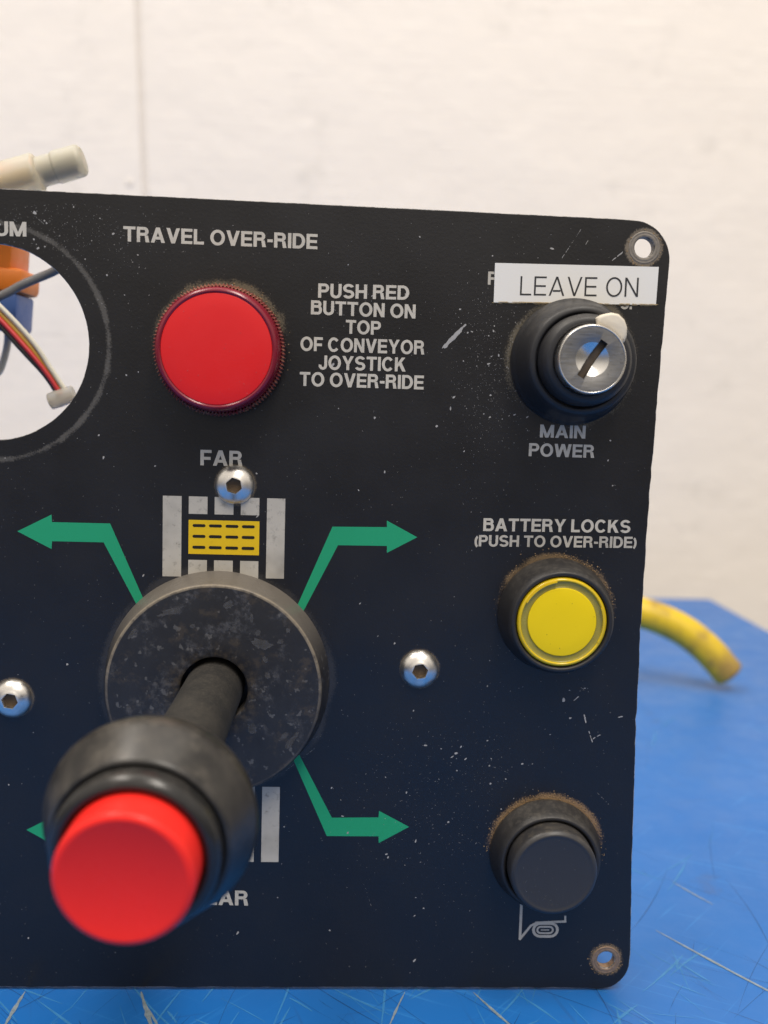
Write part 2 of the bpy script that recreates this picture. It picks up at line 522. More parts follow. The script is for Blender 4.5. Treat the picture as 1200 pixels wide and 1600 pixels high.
# ------------------------------------------------------------------ lettering: grotesque capitals drawn with strokes
def glyph(c, t):
    h = t*0.86
    P = []
    def V(x, a=0, b=1): P.append([(x, a), (x+t, a), (x+t, b), (x, b)])
    def H(a, b, y): P.append([(a, y), (b, y), (b, y+h), (a, y+h)])
    def SL(xb, xt, wd=None, a=0, b=1):
        wd = wd or t*1.08
        P.append([(xb, a), (xb+wd, a), (xt+wd, b), (xt, b)])
    def ARC(cx, cy, rx, ry, a0, a1, n=18, tt=None):
        tt = tt or t
        for k in range(n):
            q = [R(a0+(a1-a0)*(k+j)/n) for j in (0, 1)]
            P.append([(cx+rx*math.cos(q[0]), cy+ry*math.sin(q[0])), (cx+rx*math.cos(q[1]), cy+ry*math.sin(q[1])),
                      (cx+(rx-tt)*math.cos(q[1]), cy+(ry-h)*math.sin(q[1])), (cx+(rx-tt)*math.cos(q[0]), cy+(ry-h)*math.sin(q[0]))])
    def bowl(x1, y0, y1, rx):
        H(t, x1-rx, y1-h); H(t, x1-rx, y0)
        ARC(x1-rx, (y0+y1)/2, rx, (y1-y0)/2, -90, 90)
    W = 0.8
    if c == 'T': W = .80; H(0, W, 1-h); V(W/2-t/2, 0, 1-h)
    elif c == 'R':
        W = .84; V(0); bowl(.78, .42, 1, .29)
        P.append([(W-t*1.12, 0), (W, 0), (W-.10, .44), (W-.10-t, .44)])
    elif c == 'P': W = .78; V(0); bowl(W, .38, 1, .31)
    elif c == 'B': W = .82; V(0); bowl(.77, .48, 1, .26); bowl(W, 0, .48+h, .29)
    elif c == 'D': W = .84; V(0); bowl(W, 0, 1, .46)
    elif c == 'A': W = .94; SL(0, W/2-t*.56); SL(W-t*1.08, W/2-t*.52); H(.24, W-.24, .21)
    elif c == 'V': W = .90; SL(W/2-t*.56, 0); SL(W/2-t*.52, W-t*1.08)
    elif c == 'W':
        W = 1.30; q = W/4
        SL(q-t*.54, 0); SL(q-t*.54, 2*q-t*.54); SL(3*q-t*.54, 2*q-t*.54); SL(3*q-t*.54, W-t*1.08)
    elif c == 'M': W = 1.0; V(0); V(W-t); SL(W/2-t*.5, t*.05, t); SL(W/2-t*.5, W-t*1.05, t)
    elif c == 'N': W = .82; V(0); V(W-t); SL(W-t*1.1, 0, t*1.1)
    elif c == 'E': W = .74; V(0); H(t, W, 1-h); H(t, W*.95, .5-h/2); H(t, W, 0)
    elif c == 'F': W = .70; V(0); H(t, W, 1-h); H(t, W*.92, .46-h/2)
    elif c == 'L': W = .68; V(0); H(t, W, 0)
    elif c == 'H': W = .82; V(0); V(W-t); H(t, W-t, .5-h/2)
    elif c == 'I': W = t; V(0)
    elif c == 'O': W = .98; ARC(W/2, .5, W/2, .52, 0, 360, 40)
    elif c == 'C': W = .92; ARC(W/2, .5, W/2, .52, 38, 322, 32)
    elif c == 'U': W = .80; V(0, .33, 1); V(W-t, .33, 1); ARC(W/2, .33, W/2, .35, 180, 360)
    elif c == 'J': W = .66; V(W-t, .30, 1); ARC(W/2, .30, W/2, .32, 170, 360)
    elif c == 'S':
        W = .82; r = (1.03+h)/4
        ARC(W/2, 1.015-r, W/2-.015, r, 22, 270, 20); ARC(W/2, r-.015, W/2, r, 90, -158, 20)
    elif c == 'K':
        W = .86; V(0)
        P.append([(t, .30), (t, .30+t*1.35), (W-.06-t*1.25, 1), (W-.06, 1)])
        P.append([(W-t*1.25, 0), (W, 0), (.30+t*.95, .66), (.30, .52)])
    elif c == 'Y':
        W = .90; V(W/2-t/2, 0, .42)
        P.append([(W/2-t/2, .40), (W/2+t/2, .40), (t*1.12, 1), (0, 1)])
        P.append([(W/2-t/2, .40), (W/2+t/2, .40), (W, 1), (W-t*1.12, 1)])
    elif c == '-': W = .36; H(0, W, .34)
    elif c == '.': W = t; P.append([(0, 0), (t, 0), (t, t), (0, t)])
    elif c == '(': W = .28; ARC(.50, .42, .50, .66, 128, 232, 14, t*.9)
    elif c == ')': W = .28; ARC(-.22, .42, .50, .66, -52, 52, 14, t*.9)
    elif c == ' ': W = .24
    return P, W

def text(name, s, x0, x1, zl, zr, cap, mat, parent, t=0.222, gap=0.09, y=-0.00003):
    pen, polys = 0.0, []
    for i, c in enumerate(s):
        P, W = glyph(c, t)
        polys += [[(pen+q[0], q[1]) for q in p] for p in P]
        pen += W + gap
    tot = pen - gap
    k = (x1-x0)/tot
    out = [[(x0+q[0]*k, zl+(zr-zl)*q[0]/tot+q[1]*cap) for q in p] for p in polys]
    return flat(name, out, mat, parent, y=y, step=0.0000008)

# ------------------------------------------------------------------ the setting
def setting():
    bm = bmesh.new()
    box_bm(bm, -2.5, 2.5, -2.5, 0.80, -0.90, -0.85)
    f = from_bm('floor', bm, M['floor'], smooth=0)
    f['kind'] = 'structure'
    # the wall: two white panels on a backing, a narrow open joint between them that leans a little
    bm = bmesh.new()
    box_bm(bm, -2.5, 2.5, 0.6522, 0.72, -0.85, 2.2)
    wall = from_bm('wall', bm, M['seam'], smooth=0)
    wall['kind'] = 'structure'
    def wp(xa0, xa1, xb0, xb1):
        b = bmesh.new()
        z0, z1 = -0.85, 2.2
        vs = [b.verts.new(v) for v in ((xa0, .650, z0), (xa1, .650, z0), (xb1, .650, z1), (xb0, .650, z1),
                                       (xa0, .6520, z0), (xa1, .6520, z0), (xb1, .6520, z1), (xb0, .6520, z1))]
        for q in ((0, 1, 2, 3), (4, 7, 6, 5), (0, 4, 5, 1), (1, 5, 6, 2), (2, 6, 7, 3), (3, 7, 4, 0)):
            b.faces.new([vs[i] for i in q])
        bmesh.ops.bevel(b, geom=list(b.edges), offset=0.0009, segments=3, profile=0.5, affect='EDGES')
        return from_bm('wall_panel', b, M['wall'], wall)
    sx = lambda z: -0.1655 - (z-0.3156)*0.044
    wp(-2.5, sx(-.85)-.0023, -2.5, sx(2.2)-.0023)
    wp(sx(-.85)+.0023, 2.5, sx(2.2)+.0023, 2.5)
    # a shallow nail dimple beside the joint
    turned('nail_head', [(3.4, 0, 0), (3.0, 0.7, .4), (0, 0.9)], M['seam'], wall, n=24,
           loc=(-0.1785, 0.650, 0.323), rot=(R(90), 0, 0))
setting()

def scratch(bm, x, y, ang, L, wd, z, bend=0.0, n=6):
    """a tapered scratch lying flat on the table (metres)"""
    A, B = [], []
    for k in range(n+1):
        t = k/n
        a = ang + bend*(t-.5)
        px, py = x+math.cos(ang)*L*(t-.5)-math.sin(ang)*bend*L*(t*t-t)*.5, y+math.sin(ang)*L*(t-.5)+math.cos(ang)*bend*L*(t*t-t)*.5
        w2 = wd*.5*(0.25+0.75*math.sin(math.pi*min(1, max(0, t))))*random.uniform(.6, 1.2)
        A.append(bm.verts.new((px-math.sin(a)*w2, py+math.cos(a)*w2, z)))
        B.append(bm.verts.new((px+math.sin(a)*w2, py-math.cos(a)*w2, z)))
    for k in range(n):
        bm.faces.new((B[k], B[k+1], A[k+1], A[k]))

def build_table():
    t = thing('table', 'blue painted table top covered in scratches, under the black panel', 'table', (0, 0, 0))
    bm = bmesh.new()
    box_bm(bm, -0.70, 0.2965, -0.55, 0.5315, -0.012, 0.0, 0.0012, 3)
    from_bm('table_top', bm, M['table'], t)
    for x in (-0.66, 0.256):
        for y in (-0.51, 0.491):
            bm = bmesh.new()
            box_bm(bm, x-.02, x+.02, y-.02, y+.02, -0.85, -0.0125, 0.002)
            from_bm('leg', bm, M['table'], t)
    rnd = random.Random(11)
    for name, mat, cnt, wr, lr, z in (('scratches', 'sc_light', 240, (.00012, .0009), (.006, .05), .00006),
                                      ('dark_scratches', 'sc_dark', 210, (.00008, .00024), (.005, .05), .00009)):
        bm = bmesh.new()
        for i in range(cnt):
            if i % 3 == 0:
                x, y = rnd.uniform(-.09, .13), rnd.uniform(-.03, .015)
            elif i % 3 == 1:
                x, y = rnd.uniform(.07, .29), rnd.uniform(-.02, .25)
            else:
                x, y = rnd.uniform(-.2, .29), rnd.uniform(-.2, .52)
            scratch(bm, x, y, rnd.choice((.9, 1.2, 2.2, 2.5, rnd.uniform(0, 3.14)))+rnd.uniform(-.3, .3), rnd.uniform(*lr)*rnd.random()**.5,
                    rnd.uniform(*wr), z+i*2.5e-7, rnd.uniform(-.3, .3))
        o = from_bm(name, bm, M[mat], t, smooth=0)
        o['kind'] = 'stuff'
    bm = bmesh.new()
    for (x0, y0, x1, y1, wd) in ((-.0742, -.001, -.0748, -.016, .0011), (-.0455, -.001, -.0385, -.020, .0013), (-.0445, -.004, -.035, -.022, .0006),
                                 (.0955, .030, .1200, -.006, .0009), (.098, .026, .121, -.008, .0004), (.0385, -.001, .0475, -.018, .0008),
                                 (.021, -.001, .016, -.016, .0006), (.110, .060, .118, .045, .0007), (.145, .075, .175, .045, .0006)):
        L = math.hypot(x1-x0, y1-y0)
        scratch(bm, (x0+x1)/2, (y0+y1)/2, math.atan2(y1-y0, x1-x0), L, wd, .00016+wd*.004, .06, 12)
    o = from_bm('scuffs', bm, M['sc_white'], t, smooth=0)
    o['kind'] = 'stuff'
build_table()

# ------------------------------------------------------------------ the control panel
CP = thing('control_panel', 'black control panel plate with joystick, key switch and push buttons, standing on the blue table', 'control panel')
def pos(c, y=0): return (c[0]*MM, y, c[1]*MM)
FRONT = (R(90), 0, 0)          # local z points out of the panel, local y up

def arc_pts(cx, cz, r, a0, a1, n=12):
    return [(cx+r*math.cos(R(a0+(a1-a0)*k/n)), cz+r*math.sin(R(a0+(a1-a0)*k/n))) for k in range(n+1)]

def plate():
    rnd = random.Random(3)
    out = [(-150, 0.4)]
    k = 0
    for x in range(-148, 70, 3):                                   # bottom edge, slightly chipped
        out.append((x, 0.75+rnd.uniform(-.10, .10)))
    out += arc_pts(71.2, 8.0, 7.6, -90, 0, 10)
    right = [(10, 78.9), (35, 77.9), (68, 76.95), (97, 76.65), (127, 76.85), (155, 77.5), (178, 78.1)]
    for (za, xa), (zb, xb) in zip(right, right[1:]):               # right edge
        n = int((zb-za)/2)
        for j in range(n):
            t = j/n
            chip = -abs(rnd.gauss(0, .10)) if rnd.random() < .4 else 0
            out.append((xa+(xb-xa)*t+chip, za+(zb-za)*t))
    out += arc_pts(69.0, 184.5, 9.3, 0, 90, 12)
    for x in range(66, -150, -4):
        out.append((x, 193.9+(68-x)/146*1.45))
    out.append((-150, 196))
    cu = bpy.data.curves.new('plate', 'CURVE')
    cu.dimensions = '2D'
    cu.fill_mode = 'BOTH'
    def spl(pts):
        s = cu.splines.new('POLY')
        s.points.add(len(pts)-1)
        for p, q in zip(s.points, pts):
            p.co = (q[0]*MM, q[1]*MM, 0, 1)
        s.use_cyclic_u = True
    spl(out)
    spl(arc_pts(*GAUGE, 22.75, 0, 360*(95/96), 95))
    spl(arc_pts(*HOLE_A, 2.35, 0, 360*(31/32), 31))
    spl(arc_pts(*HOLE_B, 2.25, 0, 360*(31/32), 31))
    cu.extrude = 1.1*MM
    cu.bevel_depth = 0.15*MM
    cu.bevel_resolution = 1
    cu.offset = -0.15*MM
    o = bpy.data.objects.new('plate_curve', cu)
    COL.objects.link(o)
    dg = bpy.context.evaluated_depsgraph_get()
    me = bpy.data.meshes.new_from_object(o.evaluated_get(dg))
    bpy.data.objects.remove(o)
    me.transform(Matrix.Translation((0, 0.00125, 0)) @ Matrix.Rotation(R(90), 4, 'X'))
    me.name = 'plate'
    me.materials.clear()
    pl = link('plate', me, [M['panel'], M['edge']], CP, smooth=0)
    for f in me.polygons:
        f.material_index = 0 if abs(f.normal.y) > 0.99 else 1
    return pl
plate()
for c, r0, m in ((HOLE_A, 2.45, 'rim_a'), (HOLE_B, 2.35, 'rim_b')):
    turned('hole_rim', [(r0+1.35, 0.0), (r0+1.15, 0.14, .05), (r0+.8, 0.08, .05), (r0+.45, 0.16, .05), (r0+.1, 0.10, .05), (r0-.12, -0.3), (r0-.12, -2.2)], M[m], CP, n=48, loc=pos(c), rot=FRONT)

# screen printing
for s in (('TRAVEL OVER-RIDE', -50.3, -5.4, 184.5, 184.3, 3.45), ('UM', -79.6, -72.4, 184.7, 184.75, 3.3),
          ('PUSH RED', -5.0, 16.45, 173.2, 173.4, 3.3), ('BUTTON ON', -6.6, 18.1, 169.3, 169.1, 3.26),
          ('TOP', 1.7, 10.0, 165.1, 165.0, 3.2), ('OF CONVEYOR', -8.9, 20.5, 160.75, 160.75, 3.28),
          ('JOYSTICK', -4.5, 16.2, 156.5, 156.6, 3.3), ('TO OVER-RIDE', -8.9, 20.6, 152.5, 152.5, 3.3),
          ('MAIN', 49.1, 60.2, 141.9, 141.9, 3.1), ('POWER', 46.6, 62.6, 137.3, 137.3, 3.15),
          ('P', 35.0, 37.3, 177.6, 177.6, 3.05), ('S.', 67.0, 69.8, 173.0, 173.0, 3.0),
          ('BATTERY LOCKS', 36.3, 72.5, 118.8, 119.2, 3.15), ('(PUSH TO OVER-RIDE)', 34.3, 74.2, 115.0, 115.5, 2.8),
          ('FAR', -32.1, -22.1, 133.0, 132.95, 3.7), ('NEAR', -33.5, -19.1, 22.8, 22.6, 3.9)):
    text('lettering', *s, M['cream'] if s[0] not in ('NEAR', '(PUSH TO OVER-RIDE)') else M['grey'], CP)

XM = -27.0     # the joystick symbols mirror about this line
def arrow(pts):
    o = flat('arrow', [pts], M['green'], CP)
    return o
arrow([(-75.2, 116.1), (-67.15, 120.3), (-67.05, 118.5), (-53.35, 118.5), (-44.4, 98.0), (-46.2, 97.3), (-54.9, 113.9), (-67.05, 113.9), (-67.2, 112.0)])
arrow([(20.3, 116.9), (12.8, 120.8), (12.85, 119.2), (-0.3, 119.0), (-8.9, 98.2), (-7.2, 97.4), (1.15, 114.5), (13.0, 114.6), (13.05, 112.9)])
LR = [(20.7, 43.6), (13.05, 47.7), (12.95, 46.0), (1.3, 45.8), (-8.0, 63.6), (-9.6, 63.0), (0.15, 41.0), (13.1, 41.05), (13.2, 39.3)]
arrow(LR)
arrow([(2*XM-x+0.9, z-1.7) for x, z in LR])

def rect(x0, x1, z0, z1): return [(x0, z0), (x1, z0), (x1, z1), (x0, z1)]
def stadium(cx, cz, wd, ht, n=6):
    r = ht/2
    return arc_pts(cx+wd/2-r, cz, r, -90, 90, n) + arc_pts(cx-wd/2+r, cz, r, 90, 270, n)
def conveyor(dz, flip):
    f = (lambda z: z+dz) if not flip else (lambda z: 159.6-z)
    z = lambda a, b: sorted((f(a), f(b)))
    sym = flat('conveyor_symbol', [rect(-34.75, -17.85, *z(111.6, 119.85))], M['yellow'], CP)
    for a, b in ((-40.9, -36.45), (-16.1, -11.75)):
        flat('side_rail', [rect(a, b, *z(106.0, 125.5))], M['grey'], sym)
    for a, b in ((-34.75, -30.3), (-28.6, -24.1), (-22.35, -17.95)):
        flat('roller', [rect(a, b, *z(121.3, 125.5))], M['grey'], sym)
        flat('roller', [rect(a, b, *z(105.6, 110.15))], M['grey'], sym)
    ds = []
    for zz in (118.5, 115.9, 113.25):
        for xx in (-32.25, -28.35, -24.4, -20.5):
            ds.append(stadium(xx, f(zz), 3.1, 0.72))
    flat('dash_marks', ds, M['black'], sym, y=-0.00006)
    # thin dark keyline inside the yellow field
    return sym
conveyor(0, False)
conveyor(0, True)

def horn():
    def seg(p, q, wd):
        p, q = Vector(p), Vector(q)
        d = (q-p).normalized()
        nn = Vector((-d.y, d.x))*wd/2
        p, q = p-d*wd*.3, q+d*wd*.3
        return [tuple(p+nn), tuple(q+nn), tuple(q-nn), tuple(p-nn)]
    P = [seg((50.0, 29.5), (50.05, 14.0), .68), seg((50.05, 14.0), (52.7, 17.6), .62), seg((50.0, 29.5), (54.2, 24.5), .6),
         seg((52.7, 17.6), (54.0, 18.3), .6), seg((54.0, 18.4), (61.6, 18.8), .62), seg((61.5, 18.8), (61.45, 20.2), .5)]
    def ring(cx, cz, wd, ht, t):
        a, b = stadium(cx, cz, wd, ht, 8), stadium(cx, cz, wd-2*t, ht-2*t, 8)
        return [[a[i], a[(i+1) % len(a)], b[(i+1) % len(a)], b[i]] for i in range(len(a))]
    P += ring(56.5, 16.5, 6.9, 4.2, .72) + ring(56.4, 16.5, 4.5, 2.2, .5)
    P += [seg((55.4, 16.5), (57.4, 16.5), .3)]
    flat('horn_symbol', P, M['grey'], CP, step=0.000001)
horn()

def sticker():
    bm = bmesh.new()
    c = [(36.55, 173.5), (75.5, 174.2), (75.65, 183.1), (36.5, 182.65)]
    f = bm.faces.new([bm.verts.new((a*MM, -0.0001, b*MM)) for a, b in c])
    r = bmesh.ops.extrude_face_region(bm, geom=[f])
    for v in r['geom']:
        if isinstance(v, bmesh.types.BMVert):
            v.co.y -= 0.00022
    bmesh.ops.recalc_face_normals(bm, faces=bm.faces)
    st = from_bm('label_sticker', bm, M['sticker'], CP, smooth=0)
    st['label'] = 'white tape label reading LEAVE ON above the key switch'
    text('lettering', 'LEAVE ON', 42.7, 71.0, 175.35, 175.95, 4.45, M['ink'], st, t=0.105, gap=0.16, y=-0.00035)
    rnd = random.Random(5)
    bm = bmesh.new()
    for i in range(110):                                             # old glue squeezed out under its lower edge
        x = rnd.uniform(37, 75.3)
        z = 173.5+(x-36.55)/38.95*.7
        a = rnd.uniform(.2, 1.3); b = rnd.uniform(.05, .16) if i % 3 == 0 else rnd.uniform(.08, .26)
        bm.faces.new([bm.verts.new(((x+a*math.cos(k*.785))*MM, (-0.00005 if i % 3 else -0.00034)-0.000001*i, (z-.05+(0 if i % 3 else .16)+b*math.sin(k*.785))*MM)) for k in range(8)][::-1])
    from_bm('glue_residue', bm, M['glue'], st, smooth=0)
sticker()


def block(part, r, L):
    """the body of a switch behind the plate"""
    turned('switch_body', [(0, -3), (r+3, -3), (r+3, -6), (r, -6), (r, -L), (0, -L)], M['bezel'], part, n=40)

# red pilot light
def pilot():
    p = turned('pilot_light', [(14.6, 0), (14.6, 2.2, .2), (14.95, 2.4), (14.95, 6.0), (14.4, 6.8)], M['ridged'], CP, n=220,
               shape=lambda i, k, a: 1.0+(0.016 if k % 2 else -0.016) if 1 < i else 1.0, loc=pos(PILOT), rot=FRONT, smooth=20)
    p['label'] = 'round red indicator light with a ridged dark red rim'
    turned('lens_rim', [(14.3, 6.4), (13.95, 10.2, .5), (13.5, 11.2, .7), (12.9, 11.5, .3), (12.55, 11.2), (12.5, 10.9)], M['red_rim'], p, n=120)
    turned('lens', [(12.55, 10.6), (12.5, 11.25, .25), (9, 11.5), (4, 11.62), (0, 11.65)], M['red_face'], p, n=120)
    block(p, 10.5, 32)
pilot()

def key_switch():
    p = turned('key_switch', [(15.0, 0), (15.0, 1.2, .4), (14.2, 3.0, .6), (12.9, 9.4, .6), (12.2, 11.0, .7), (11.0, 11.2, .4), (10.6, 10.3, .3), (9.9, 10.2)], M['boot'], CP,
               n=96, loc=pos(KEY), rot=FRONT)
    p['label'] = 'key switch with black collar, steel lock face and ivory pointer'
    turned('collar', [(10.5, 9.0), (10.35, 14.6, .7), (9.4, 16.0, .5), (8.9, 16.2, .3), (8.2, 16.3, .3), (7.7, 15.6)], M['boot'], p, n=96)
    turned('chrome_ring', [(7.75, 14.5), (7.75, 19.1, .3), (7.45, 19.65, .2), (7.2, 19.65, .15), (7.15, 19.3)], M['chrome'], p, n=96)
    # lock face with a shallow dish, slot cut out of it
    bm = bmesh.new()
    lathe(bm, [(0, 12), (7.16, 12), (7.16, 19.5), (3.75, 19.5), (3.65, 19.45), (2.6, 18.85), (1.3, 18.45), (0, 18.35)], 72)
    bmesh.ops.recalc_face_normals(bm, faces=bm.faces)
    A = bpy.data.meshes.new('lock_face'); bm.to_mesh(A); bm.free()
    a = bpy.data.objects.new('a', A); COL.objects.link(a)
    bm = bmesh.new()
    box_bm(bm, -0.00465, 0.0047, -.00092, .00092, .0150, .022)
    B = bpy.data.meshes.new('b'); bm.to_mesh(B); bm.free()
    b = bpy.data.objects.new('b', B); COL.objects.link(b)
    b.rotation_euler = (0, 0, R(58))
    md = a.modifiers.new('cut', 'BOOLEAN'); md.operation = 'DIFFERENCE'; md.object = b; md.solver = 'EXACT'
    dg = bpy.context.evaluated_depsgraph_get(); dg.update()
    me = bpy.data.meshes.new_from_object(a.evaluated_get(dg))
    bpy.data.objects.remove(a); bpy.data.objects.remove(b)
    me.name = 'lock_face'
    o = link('lock_face', me, [M['lock'], M['chrome']], p, smooth=30)
    for f in me.polygons:
        c = f.center
        f.material_index = 1 if math.hypot(c.x, c.y) < .0037 and f.normal.z > .3 and c.z > .017 else 0
    bm = bmesh.new()
    box_bm(bm, -0.0046, 0.0046, -.00088, .00088, .0152, .0178)
    from_bm('key_slot_shade', bm, M['slot'], p, rot=(0, 0, R(58)), smooth=0)  # dark fill inside the slot: shade and dirt put into its colour
    # ivory pointer: hugs the lock and bulges outwards
    inner = [(7.85*math.cos(R(q)), 7.85*math.sin(R(q))) for q in range(28, 84, 4)]
    outer = [(9.3, 84), (10.4, 76), (11.3, 68), (11.8, 60), (11.6, 51), (10.9, 43), (9.8, 35), (8.7, 29)]
    ring = inner + [(r*math.cos(R(q)), r*math.sin(R(q))) for r, q in outer]
    bm = bmesh.new()
    f = bm.faces.new([bm.verts.new((x*MM, y*MM, .0105)) for x, y in ring])
    e = bmesh.ops.extrude_face_region(bm, geom=[f])
    top = [g for g in e['geom'] if isinstance(g, bmesh.types.BMVert)]
    for v in top:
        v.co.z = .0178
    bmesh.ops.recalc_face_normals(bm, faces=bm.faces)
    te = [ed for ed in bm.edges if all(v.co.z > .017 for v in ed.verts)]
    bmesh.ops.bevel(bm, geom=te, offset=.0007, segments=3, profile=.5, affect='EDGES')
    from_bm('pointer', bm, M['pointer'], p, smooth=50)
    block(p, 10.5, 36)
key_switch()

def yellow_button():
    p = turned('push_button', [(14.1, 0), (14.1, 0.9, .3), (13.7, 3.0, .8), (12.75, 7.8, .7), (12.0, 9.0, .5), (11.3, 9.0, .3), (10.95, 8.3, .2), (10.95, 5)], M['bezel'], CP,
               n=96, loc=pos(YEL), rot=FRONT)
    p['label'] = 'round yellow push button in a black bezel'
    turned('lens_rim', [(10.8, 5), (10.8, 8.5, .35), (10.4, 9.0, .3), (10.0, 9.05, .2), (9.85, 8.75)], M['amber_rim'], p, n=96)
    turned('lens_groove', [(9.85, 8.75), (9.75, 8.3, .3), (8.45, 8.2, .2), (8.25, 8.5)], M['amber_groove'], p, n=96)
    turned('lens', [(8.27, 8.0), (8.25, 8.75, .2), (5, 8.95), (0, 9.0)], M['amber'], p, n=96)
    for a0, a1 in ((100, 152), (-28, 22)):
        bm = bmesh.new()
        n = 10
        ring = [(10.05 if j <= n else 9.75, R(a0+(a1-a0)*(j if j <= n else 2*n+1-j)/n)) for j in range(2*n+2)]
        f = bm.faces.new([bm.verts.new((q*math.cos(a)*MM, q*math.sin(a)*MM, .0088)) for q, a in ring])
        e = bmesh.ops.extrude_face_region(bm, geom=[f])
        for v in e['geom']:
            if isinstance(v, bmesh.types.BMVert):
                v.co.z = .00935
        bmesh.ops.recalc_face_normals(bm, faces=bm.faces)
        from_bm('lens_tab', bm, M['amber_rim'], p, smooth=0)
    block(p, 10.5, 34)
yellow_button()

def black_button():
    p = turned('push_button', [(14.1, 0), (14.1, 0.9, .3), (13.7, 2.2, .8), (12.8, 5.6, .6), (12.1, 6.8, .6), (11.4, 6.8, .3), (11.0, 6.1, .2), (10.95, 2)], M['bezel'], CP,
               n=96, loc=pos(BLK), rot=FRONT)
    p['label'] = 'round black push button with a raised dull cap'
    turned('cap', [(10.8, 2), (10.75, 9.8, .2), (10.65, 11.0, .9), (9.7, 11.8, .6), (9.0, 11.6, .4), (5, 11.35), (0, 11.3)], M['cap'], p, n=96)
    block(p, 10.5, 34)
black_button()

def hexr(a):
    a = (a+R(30)) % R(60)-R(30)
    return math.cos(R(30))/math.cos(a) if True else 1

def screws():
    # button head: dome, flat rim, hexagon socket
    prof = [(4.75, 0)] + [(4.75*math.cos(R(q))*1.0, 2.75*math.sin(R(q))) for q in (12, 24, 36, 46, 54, 60)] + [(2.05, 2.58), (1.78, 2.60), (1.70, 2.45), (1.66, 1.0)]
    L = len(prof)
    bm = bmesh.new()
    lathe(bm, prof, 72, lambda i, k, a: hexr(a)*1.13 if i >= L-3 else 1.0)
    me = bpy.data.meshes.new('screw'); bm.normal_update(); bm.to_mesh(me); bm.free()
    bm = bmesh.new()
    lathe(bm, [(1.72, 1.0), (1.0, 0.9), (0, 0.8)], 72, lambda i, k, a: hexr(a)*1.13)
    ms = bpy.data.meshes.new('socket'); bm.normal_update(); bm.to_mesh(ms); bm.free()
    first = None
    for c, ang in zip(SCREWS, (12, 40, 20)):
        if first is None:
            first = link('screw', me, M['screw'], CP, loc=pos(c), rot=(R(90), 0, 0), smooth=40)
            s = link('socket', ms, M['socket'], first, smooth=40)
            o = first
        else:
            o = first.copy(); COL.objects.link(o); o.parent = CP; o.location = pos(c)
            k = s.copy(); COL.objects.link(k); k.parent = o
        o.rotation_euler = (Matrix.Rotation(R(90), 3, 'X') @ Matrix.Rotation(R(ang), 3, 'Z')).to_euler()
screws()

def joystick():
    p = turned('joystick', [(27.3, 0), (27.1, 1.0, .4), (25.7, 7.6, .5), (25.3, 8.3, .35), (24.8, 8.35, .2), (20, 8.4), (12, 8.4), (8.6, 8.3), (8.0, 8.0, .2), (7.9, 3.0)], M['disc'], CP,
               n=128, loc=pos(DISC), rot=FRONT)
    p['label'] = 'joystick with dirty black disc, rubber stalk and round red thumb button'
    tx, tz = R(-2.75), R(4)
    d = Vector((math.sin(tx), -math.sin(tz), math.cos(tz))).normalized()
    rot = Vector((0, 0, 1)).rotation_difference(d).to_euler()
    turned('stalk', [(6.9, 2), (6.95, 20), (7.2, 35), (7.5, 47), (7.6, 56), (0, 56)], M['shaft'], p, n=64, rot=rot)
    turned('knob', [(7.0, 49.5), (9.0, 50.5, 1), (13.5, 59.5, 3), (17.6, 66, 2.5), (19.05, 70.8, .9), (18.75, 72.6, .9), (15.5, 80.2, .5), (14.75, 80.6, .3), (14.4, 79.9, .2), (13.2, 79.9)], M['knob'], p, n=112, rot=rot)
    turned('boot_ring', [(14.2, 79.5), (14.45, 82.0, .8), (14.2, 84.0, 1.2), (12.7, 85.0, .9), (11.75, 84.5, .5), (11.55, 81)], M['ring'], p, n=112, rot=rot)
    turned('thumb_button', [(11.5, 79), (11.4, 89.9, .15), (11.3, 90.9, .5), (10.4, 91.4, .4), (9.5, 91.15, .5), (6, 90.4), (0, 90.0)], M['red_cap'], p, n=112, rot=rot)
    bm = bmesh.new()
    box_bm(bm, -.024, .024, -.024, .024, -.060, -.003, .002)
    from_bm('housing', bm, M['bezel'], p)
    rnd = random.Random(8)
    bm = bmesh.new()
    for i, (x, y, a, b, ang) in enumerate(((11.2, 11.5, 2.7, 1.25, -.25), (-10, 18.9, 2.3, .8, .1), (-12.2, 18.0, 1.2, .35, .2), (10.2, 14.2, .75, .72, 0), (17.3, 14.9, .62, .6, 0),
                                           (12.0, 7.8, .6, .95, .3), (3.2, 20.8, 1.3, 1.0, .5), (9.2, -9.2, 1.1, 1.5, .4), (18.2, -12.5, 2.0, .8, .9), (16.8, -10.8, 1.3, .6, .8), (19.6, -10.6, 1.2, .5, 1.0),
                                           (8.7, 17.6, .45, 1.1, 0), (12.6, 4.0, .7, .9, .2), (-19, 13.5, .5, 1.6, -.6), (-5, 15.5, .7, .5, 0), (4.4, 15.2, .9, .6, .4), (15.5, 12.2, .8, .6, .1))):
        n = 16
        f = bm.faces.new([bm.verts.new(((x+(a*math.cos(q)*math.cos(ang)-b*math.sin(q)*math.sin(ang))*k)*MM, (y+(a*math.cos(q)*math.sin(ang)+b*math.sin(q)*math.cos(ang))*k)*MM, 8.43*MM+i*1e-7))
                          for q, k in ((2*math.pi*j/n, rnd.uniform(.72, 1.15)) for j in range(n))])
    o = from_bm('smears', bm, M['smear'], p, smooth=0)
    o['kind'] = 'stuff'
joystick()

